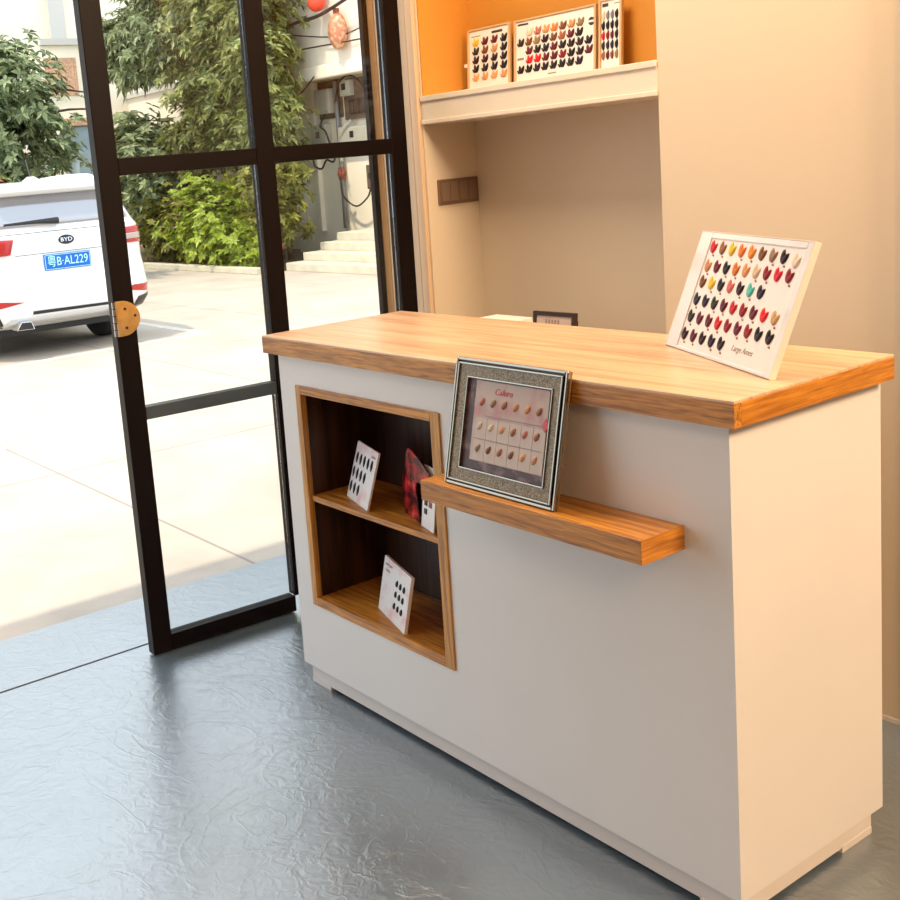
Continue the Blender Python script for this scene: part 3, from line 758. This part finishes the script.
# ------------------------------------------------------------ plants
def leaf(bm, p, d, up, L, W, droop=.25):
    d = d.normalized(); s = d.cross(up)
    if s.length < 1e-3: s = Vector((1, 0, 0))
    s.normalize(); n = s.cross(d)
    a = bm.verts.new(p); m1 = p+d*L*.5+n*L*.06; tip_ = p+d*L-Vector((0, 0, L*droop))
    b = bm.verts.new(m1+s*W); c = bm.verts.new(m1-s*W); e = bm.verts.new(tip_); md = bm.verts.new(m1-n*W*.5)
    bm.faces.new((a, b, md)); bm.faces.new((a, md, c)); bm.faces.new((b, e, md)); bm.faces.new((md, e, c))
def crown(blobs, n, L, W, fan=5, rnd=None, droop=.3, out=.8):
    """clusters of lance-shaped leaves scattered through the outer shell of a set of ellipsoids"""
    rnd = rnd or random; bm = bmesh.new(); vol = [b[3]*b[4]*b[5] for b in blobs]
    wts = [v**.67 for v in vol]
    subs = []                                              # twigs: small bunches with gaps between them
    for _ in range(max(6, n//13)):
        b = rnd.choices(blobs, wts)[0]
        v = Vector((rnd.gauss(0, 1), rnd.gauss(0, 1), rnd.gauss(0, 1))).normalized(); rr = rnd.uniform(.62, 1.0)
        subs.append((Vector((b[0]+v.x*b[3]*rr, b[1]+v.y*b[4]*rr, b[2]+v.z*b[5]*rr)), v, rnd.uniform(.10, .22)))
    for _ in range(n):
        c, v, sr = rnd.choice(subs)
        p = c+Vector((rnd.gauss(0, sr), rnd.gauss(0, sr), rnd.gauss(0, sr*.7)))
        ax = (v*out+Vector((rnd.gauss(0, .3), rnd.gauss(0, .3), rnd.gauss(0, .3)+.75))).normalized()
        s1 = ax.orthogonal().normalized(); s2 = ax.cross(s1)
        ph = rnd.uniform(0, 6.28)
        for k in range(fan):
            a = ph+2*math.pi*k/fan
            d = ax*rnd.uniform(.1, .45)+(s1*math.cos(a)+s2*math.sin(a))
            ll = L*rnd.uniform(.7, 1.25)
            leaf(bm, p, d, ax, ll, W*ll/L, droop)
    return bm
def plant(name, label, cat, base, blobs, n, L, W, mat, stems, fan=6, group=None, seed=1, droop=.22, core=None):
    t_ = thing(name, label, cat, base, group=group); rnd = random.Random(seed)
    obj('foliage', crown(blobs, n, L, W, fan, rnd, droop), mat, t_)
    bm = bmesh.new()
    for pts, r0, r1 in stems:
        P = curve_pts(pts, 5); tube(bm, P, [r0+(r1-r0)*i/(len(P)-1) for i in range(len(P))], 7)
    obj('trunk' if cat == 'tree' else 'stem', bm, M['bark'], t_, smooth=True)
    return t_
B0 = .04
plant('broadleaf_tree', 'large bushy tree with bluish green leaves left of the door edge behind the car', 'tree', (-15.2, 4.0, .03),
      [(-15.3, 3.2, 3.0, .8, 1.0, .75), (-15.0, 4.2, 2.85, .85, .8, .75), (-14.8, 4.4, 2.2, .7, .75, .6), (-15.3, 3.4, 2.1, .8, 1.1, .7), (-15.4, 2.2, 2.6, .8, .9, 1.0), (-14.9, 4.75, 2.55, .4, .4, .35), (-15.6, 3.6, 1.3, .7, 1.2, .55)],
      3400, .15, .032, M['leafB'],
      [([(-15.2, 4.0, .02), (-15.3, 3.9, 1.2), (-15.2, 4.1, 2.6)], .12, .04), ([(-15.3, 3.9, 1.0), (-15.6, 3.0, 2.0), (-15.4, 2.8, 3.0)], .08, .02), ([(-15.2, 4.0, 2.4), (-14.9, 4.7, 2.9), (-14.8, 5.5, 2.85)], .035, .012), ([(-15.2, 4.0, 2.0), (-14.9, 4.9, 2.55), (-14.8, 5.6, 2.6)], .03, .012)], seed=11)
plant('dark_red_shrub', 'small dark red leaved shrub under the tree behind the car', 'shrub', (-14.6, 3.6, .03),
      [(-14.5, 3.5, 1.35, .35, .75, .35)], 170, .13, .035, M['redflower'], [([(-14.6, 3.6, .02), (-14.6, 3.55, .7), (-14.5, 3.5, 1.3)], .03, .012)], seed=12)
plant('low_green_shrub', 'low green shrub just above the car roof', 'shrub', (-13.9, 3.7, .03),
      [(-13.9, 3.4, 1.15, .4, 1.0, .45)], 240, .15, .035, M['leafA'], [([(-13.9, 3.7, .02), (-13.9, 3.6, .6), (-13.9, 3.4, 1.1)], .03, .012)], seed=13)
# big trees behind the glazed door
plant('drooping_tree', 'tree with drooping leaf clusters seen in the upper left door pane', 'tree', (-17.6, 8.4, B0),
      [(-18.9, 8.5, 4.2, 1.0, .6, .6), (-17.2, 8.4, 4.3, .9, .6, .7), (-18.2, 8.2, 3.7, 1.0, .5, .5), (-17.4, 8.6, 5.2, 1.3, .8, .6), (-17.0, 8.2, 3.6, .5, .4, .5)],
      2300, .17, .034, M['leafB'],
      [([(-17.2, 8.7, .04), (-17.1, 8.7, 1.8), (-17.3, 8.6, 3.4), (-17.8, 8.5, 4.6)], .12, .035), ([(-17.2, 8.6, 3.1), (-16.6, 8.6, 3.6), (-16.0, 8.6, 3.9)], .05, .02), ([(-17.2, 8.6, 2.8), (-16.8, 8.6, 3.0), (-15.9, 8.6, 3.4)], .045, .02)], seed=21, droop=.35)
plant('leafy_tree', 'dense leafy tree filling the door pane left of the mullion', 'tree', (-15.4, 8.5, B0),
      [(-15.4, 8.4, 4.3, .85, .7, .7), (-15.2, 8.4, 3.5, .8, .7, .6), (-16.0, 8.3, 2.75, .7, .6, .6), (-15.1, 8.4, 2.7, .75, .6, .6), (-15.5, 8.4, 5.1, 1.0, .7, .5), (-15.3, 8.5, 1.9, 1.0, .5, .5), (-16.4, 8.4, 3.6, .6, .5, .5), (-16.6, 8.4, 2.1, .7, .5, .5)],
      2700, .16, .034, M['leafA'],
      [([(-15.4, 8.6, .04), (-15.5, 8.6, 1.6), (-15.4, 8.5, 3.2), (-15.3, 8.5, 4.4)], .11, .03)], seed=22)
plant('tall_creeper_tree', 'tall leafy tree right of the door mullion beside the cream building', 'tree', (-13.9, 8.1, B0),
      [(-13.95, 8.1, 3.9, .60, .4, .8), (-13.85, 8.0, 3.1, .55, .4, .6), (-13.8, 8.0, 2.2, .42, .35, .5), (-13.45, 7.95, 2.3, .38, .3, .35), (-13.8, 8.1, 4.7, .7, .45, .4)],
      2300, .14, .030, M['leafA'],
      [([(-14.0, 8.2, .04), (-14.1, 8.2, 1.6), (-14.0, 8.1, 3.0), (-14.1, 8.1, 4.4)], .07, .025), ([(-13.7, 8.2, .04), (-13.85, 8.2, 1.4), (-14.1, 8.2, 2.8)], .05, .025)], seed=23)
plant('climbing_shrub', 'narrow yellow green shrub growing beside the stone steps', 'shrub', (-13.35, 7.6, B0),
      [(-13.4, 7.75, 1.25, .38, .3, .45), (-13.2, 7.7, .75, .32, .25, .35), (-13.0, 7.7, 1.45, .22, .2, .2)],
      600, .12, .030, M['leafD'], [([(-13.4, 7.7, .04), (-13.4, 7.7, .6), (-13.35, 7.7, 1.3)], .03, .012)], seed=24)
bl = [('bright_shrub', 'bright yellow green rounded shrub behind the kerb left of the door mullion', -15.0, 7.8, .72, 1.15, .6, .72, 'leafC', 1700, .11, .034, 31),
      ('olive_shrub', 'olive green shrub between the bright shrub and the car', -16.7, 7.9, .62, 1.1, .5, .62, 'leafD', 1300, .12, .034, 32),
      ('pale_green_shrub', 'pale green tall shrub just right of the dark door stile', -18.4, 8.3, 1.75, 1.2, .6, 1.15, 'leafB', 2000, .16, .04, 33),
      ('front_shrub', 'low yellow green shrub spilling over the kerb beside the mullion', -13.9, 7.45, .40, .65, .35, .40, 'leafC', 320, .12, .032, 34)]
for n_, lb, x, y, z, rx, ry, rz, mt, cnt, L1, W1, sd in bl:
    plant(n_, lb, 'shrub', (x, y, B0), [(x-.3, y, z, rx*.75, ry, rz), (x+.35, y-.1, z*.85, rx*.65, ry*.9, rz*.8), (x, y+.1, z*.55, rx, ry, rz*.55)], cnt, L1, W1, M[mt],
          [([(x, y, .03), (x+.05, y, z*.5), (x, y, z)], .03, .01), ([(x-.3, y, .03), (x-.35, y, z*.5), (x-.4, y, z)], .025, .01)], seed=sd, fan=6)
plant('doorway_shrub', 'light green shrub at the far right edge of the door glass by the steps', 'shrub', (-11.3, 8.75, .452),
      [(-11.35, 8.7, .95, .35, .3, .42)], 200, .13, .032, M['leafC'], [([(-11.3, 8.75, .44), (-11.35, 8.7, .9)], .02, .01)], seed=35)
pt_ = thing('rusty_pot', 'rust red pot beside the stone steps', 'pot', (-12.88, 7.35, B0))
bm = bmesh.new(); tube(bm, [(-12.88, 7.35, .0), (-12.88, 7.35, .30), (-12.88, 7.35, .34), (-12.88, 7.35, .38)], [.10, .15, .165, .165], 16); obj('pot_body', bm, M['rust'], pt_, smooth=False)
obj('pot_soil', boxes((-12.97, -12.79, 7.26, 7.44, .375, .385)), M['soil'], pt_)

# ------------------------------------------------------------ steps and cream building
for i in range(4):
    struct(obj('step', box(-12.72, -7.8, 7.45+.32*i, 9.2, GZ if i == 0 else .118*i-.02, .118*(i+1)-.02), M['steps'], bevel=.008), 'pale stone step')
b1 = thing('cream_building', 'cream rendered building above the stone steps with an overhanging upper floor', 'building', (-11, 9.4, GZ))
obj('lower_wall', box(-14.9, -7.5, 9.2, 12, GZ, 2.9), M['bldg2'], b1)
obj('upper_storey', box(-14.35, -7.5, 8.7, 12, 2.80, 6.2), M['bldg'], b1, bevel=.03)
obj('soffit_band', box(-14.37, -7.5, 8.66, 8.72, 2.78, 2.98), M['bldg2'], b1, bevel=.02)
obj('wall_pipe', boxes((-14.15, -14.08, 9.12, 9.2, .4, 2.8)), M['bldg2'], b1)
b2 = thing('white_building', 'bright white building with faint vertical piers beyond the trees', 'building', (-22, 4, GZ))
obj('facade', box(-27, -22, -10, 14, GZ, 9), M['bldg'], b2)
for y in (-4, -1.5, 1.0, 3.2, 5.6, 8.0, 10.2):
    obj('pier', box(-22, -21.85, y, y+.35, GZ, 9), M['bldg_trim'], b2)
b3 = thing('garden_wall', 'pale rendered garden wall behind the trees', 'wall', (-18, 9.8, GZ))
obj('wall_face', box(-22, -15.2, 9.7, 9.95, GZ, 3.3), M['bldg'], b3)
obj('coping', box(-22, -15.2, 9.64, 10.0, 3.3, 3.4), M['bldg_trim'], b3)
gp = thing('gate_column', 'blue grey metal column with orange brick top behind the tree', 'column', (-16.6, 6.2, GZ))
obj('metal_column', box(-16.8, -16.4, 5.95, 6.45, GZ, 2.45), M['bluecol'], gp, bevel=.02)
obj('ledge', box(-16.9, -16.35, 5.75, 6.5, 2.45, 2.58), M['brick'], gp, bevel=.01)
obj('upper_pier', box(-16.85, -16.42, 5.35, 6.45, 2.58, 3.75), M['bldg2'], gp)
obj('brick_patch', box(-16.42, -16.40, 5.55, 6.10, 2.95, 3.55), M['brick'], gp)
obj('brick_cap', box(-16.9, -16.35, 5.5, 6.5, 3.75, 3.85), M['bldg_trim'], gp)

# meters on the wall
YM = 9.2
eb = thing('meter_board', 'brown board of small gauges under the overhang of the cream building', 'meter board', (-12.95, YM, 2.1))
obj('board', box(-13.26, -12.58, YM-.06, YM, 2.14, 2.76), M['meter_board'], eb, bevel=.01)
obj('left_board', box(-13.98, -13.36, YM-.03, YM, 2.20, 2.79), M['meter_board'], eb)
for x in (-13.1, -12.95, -12.8): obj('fuse_block', box(x, x+.10, YM-.10, YM-.06, 2.22, 2.44), M['darkwood'], eb, bevel=.01)
obj('side_post', box(-12.60, -12.54, YM-.08, YM, 2.1, 2.78), M['tan'], eb)
def mbox(label, x0, x1, z0, z1, y=YM, d=.14, dial=True, mat='box_grey'):
    t_ = thing('meter_box', label, 'meter box', ((x0+x1)/2, y, z0))
    obj('case', box(x0, x1, y-d, y, z0, z1), M[mat], t_, bevel=.012)
    obj('cover', box(x0+.03, x1-.03, y-d-.012, y-d, z0+.03, z1-.03), M[mat], t_, bevel=.006)
    if dial: obj('dial', box((x0+x1)/2-.05, (x0+x1)/2+.05, y-d-.02, y-d-.01, (z0+z1)/2-.03, (z0+z1)/2+.07), M['carblack'], t_, bevel=.006)
mbox('tall pale grey meter box left of the brown board', -13.90, -13.52, 2.28, 2.66, YM-.031, dial=False)
mbox('small square gauge fixed at the top of the brown board', -13.22, -12.97, 2.50, 2.74, YM-.061, .10)
mbox('grey meter box with a dark dial below the tall box', -14.10, -13.72, 1.76, 2.12)
mbox('white wide meter box with a black window under the brown board', -13.38, -12.62, 1.74, 2.04)
mbox('reddish meter hanging low at the right of the pipe', -12.72, -12.48, 1.05, 1.42, mat='meter_board')
pp = thing('conduit_pipe', 'grey vertical conduit pipe running down the wall to the steps', 'pipe', (-13.40, 9.06, .452))
bm = bmesh.new(); tube(bm, [(-13.43, 9.12, .452), (-13.43, 9.12, 2.76)], .035, 10); obj('pipe', bm, M['pipe'], pp, smooth=True)
bm = bmesh.new(); tube(bm, [(-13.43, 9.12, 1.22), (-13.43, 9.12, 1.32), (-13.43, 9.12, 1.42)], [.05, .075, .045], 10); obj('red_joint', bm, M['rust'], pp)
bm = bmesh.new(); tube(bm, curve_pts([(-13.40, 9.12, 1.5), (-13.36, 9.08, 1.8), (-13.18, 9.05, 2.0), (-13.0, 9.06, 2.12)], 6), .035, 8); obj('curved_conduit', bm, M['box_grey'], pp, smooth=True)
def cable(label, pts, r=.014, group=None):
    bm = bmesh.new(); tube(bm, curve_pts(pts, 7), r, 6); tag(obj('cable', bm, M['cable'], smooth=True), label, 'cable', group)
cable('black cable looping from the pipe joint to the hanging meter', [(-13.40, 9.07, 1.28), (-13.34, 9.05, .98), (-13.0, 9.03, .80), (-12.70, 9.03, .92), (-12.60, 9.03, 1.05)])
cable('black cable arching over the brown meter board', [(-13.45, 9.1, 2.4), (-13.2, 9.04, 2.72), (-12.9, 9.03, 2.79), (-12.62, 9.04, 2.6), (-12.50, 9.08, 2.2), (-12.55, 9.06, 1.42)])
cable('thick black branch like cable crossing the upper cream wall', [(-14.6, 8.3, 3.25), (-13.6, 8.45, 3.62), (-12.8, 8.5, 3.68), (-11.6, 8.5, 3.92), (-10.5, 8.55, 4.2)], .028)
cable('lower thin wire crossing the upper cream wall', [(-14.4, 8.4, 3.25), (-13.3, 8.55, 3.25), (-12.4, 8.55, 3.22), (-11.4, 8.6, 3.2)], .012)
cable('upper thin wire crossing the upper cream wall', [(-13.9, 8.5, 3.55), (-13.0, 8.6, 3.38), (-12.4, 8.6, 3.33), (-11.5, 8.6, 3.45)], .010)
cable('tangle of cable loops below the meter box beside the pipe', [(-14.05, 9.05, 1.76), (-14.0, 9.0, 1.50), (-13.8, 9.0, 1.42), (-13.65, 9.0, 1.55), (-13.52, 9.05, 1.52), (-13.5, 9.1, 1.76)], .016)
cable('cable loops hanging under the overhang corner', [(-14.3, 8.62, 3.0), (-14.0, 8.55, 2.66), (-13.6, 8.55, 2.60), (-13.25, 8.6, 2.82)], .014)
cable('cable bundle hanging left of the small dial box', [(-13.66, 9.08, 2.3), (-13.75, 9.0, 2.1), (-13.62, 9.0, 2.0), (-13.55, 9.02, 1.8)], .016)
ln = thing('oval_wall_disc', 'faded red oval disc on the upper cream wall', 'lantern', (-12.52, 8.56, 3.15))  # oval wall disc, modelled with ribs and a cap
bm = bmesh.new(); bmesh.ops.create_uvsphere(bm, u_segments=20, v_segments=14, radius=1)
for v in bm.verts:
    a = math.atan2(v.co.y, v.co.x); f = 1+.04*math.cos(10*a); v.co = (-12.52+v.co.x*.17*f, 8.57+v.co.y*.12*f, 3.40+v.co.z*.27)
obj('ornament_body', bm, M['lantern'], ln, smooth=True)
bm = bmesh.new(); tube(bm, [(-12.52, 8.57, 3.65), (-12.52, 8.57, 3.72)], .05, 10); obj('ornament_cap', bm, M['rust'], ln)
rd = thing('red_lantern', 'small bright red lantern hanging at the top of the cream wall', 'lantern', (-12.9, 8.5, 3.7))
bm = bmesh.new(); bmesh.ops.create_uvsphere(bm, u_segments=16, v_segments=10, radius=1)
for v in bm.verts:
    a = math.atan2(v.co.y, v.co.x); f = 1+.05*math.cos(8*a); v.co = (-12.9+v.co.x*.14*f, 8.5+v.co.y*.12*f, 3.86+v.co.z*.13)
obj('ornament_body', bm, M['redcloth'], rd, smooth=True)
bm = bmesh.new(); tube(bm, [(-12.9, 8.5, 3.98), (-12.9, 8.5, 4.05)], .04, 10); obj('ornament_cap', bm, M['rust'], rd)

# ------------------------------------------------------------ light
w = bpy.data.worlds.new('world'); S.world = w; w.use_nodes = True; nt = w.node_tree
bg = nt.nodes['Background']; bg.inputs['Color'].default_value = (.78, .89, 1.0, 1); bg.inputs['Strength'].default_value = 2.4
def light(name, typ, loc, rot, energy, col, size=None, sy=None, label=None):
    d = bpy.data.lights.new(name, typ); d.energy = energy; d.color = col
    if typ == 'AREA':
        d.shape = 'RECTANGLE' if sy else 'SQUARE'; d.size = size
        if sy: d.size_y = sy
    elif size is not None:
        if typ == 'SUN': d.angle = size
        else: d.shadow_soft_size = size
    o = bpy.data.objects.new(name, d); COL.objects.link(o); o.location = loc; o.rotation_euler = rot
    return o
def aim(o, to):
    o.rotation_euler = (Vector(to)-Vector(o.location)).to_track_quat('-Z', 'Y').to_euler()
sun = light('sun', 'SUN', (0, 0, 10), (0, 0, 0), 3.8, (1, .86, .66), R(1.0))
sun.rotation_euler = Vector((-.12, .46, -.88)).to_track_quat('-Z', 'Y').to_euler()
WARM = (1, .71, .46)
a = light('unseen_ceiling_light', 'AREA', (2.2, .35, 2.75), (0, 0, 0), 150, WARM, .9, .9); aim(a, (-.1, .3, .7))
a = light('wall_washer', 'AREA', (.12, .56, 2.78), (0, 0, 0), 20, (1, .64, .34), .25, .25); aim(a, (.08, .88, 1.5))
a = light('unseen_ceiling_light', 'AREA', (-1.1, .12, 2.85), (0, 0, 0), 34, (1, .80, .58), .6, .6)  # added fill that brightens the niche, no fitting modelled
a = light('unseen_ceiling_light', 'AREA', (2.7, -2.0, 2.85), (0, 0, 0), 60, (1, .58, .30), 1.0, 1.0)  # added fill that warms the right of the counter front

S.view_settings.view_transform = 'Standard'; S.view_settings.look = 'None'
S.view_settings.exposure = 0; S.view_settings.gamma = 1
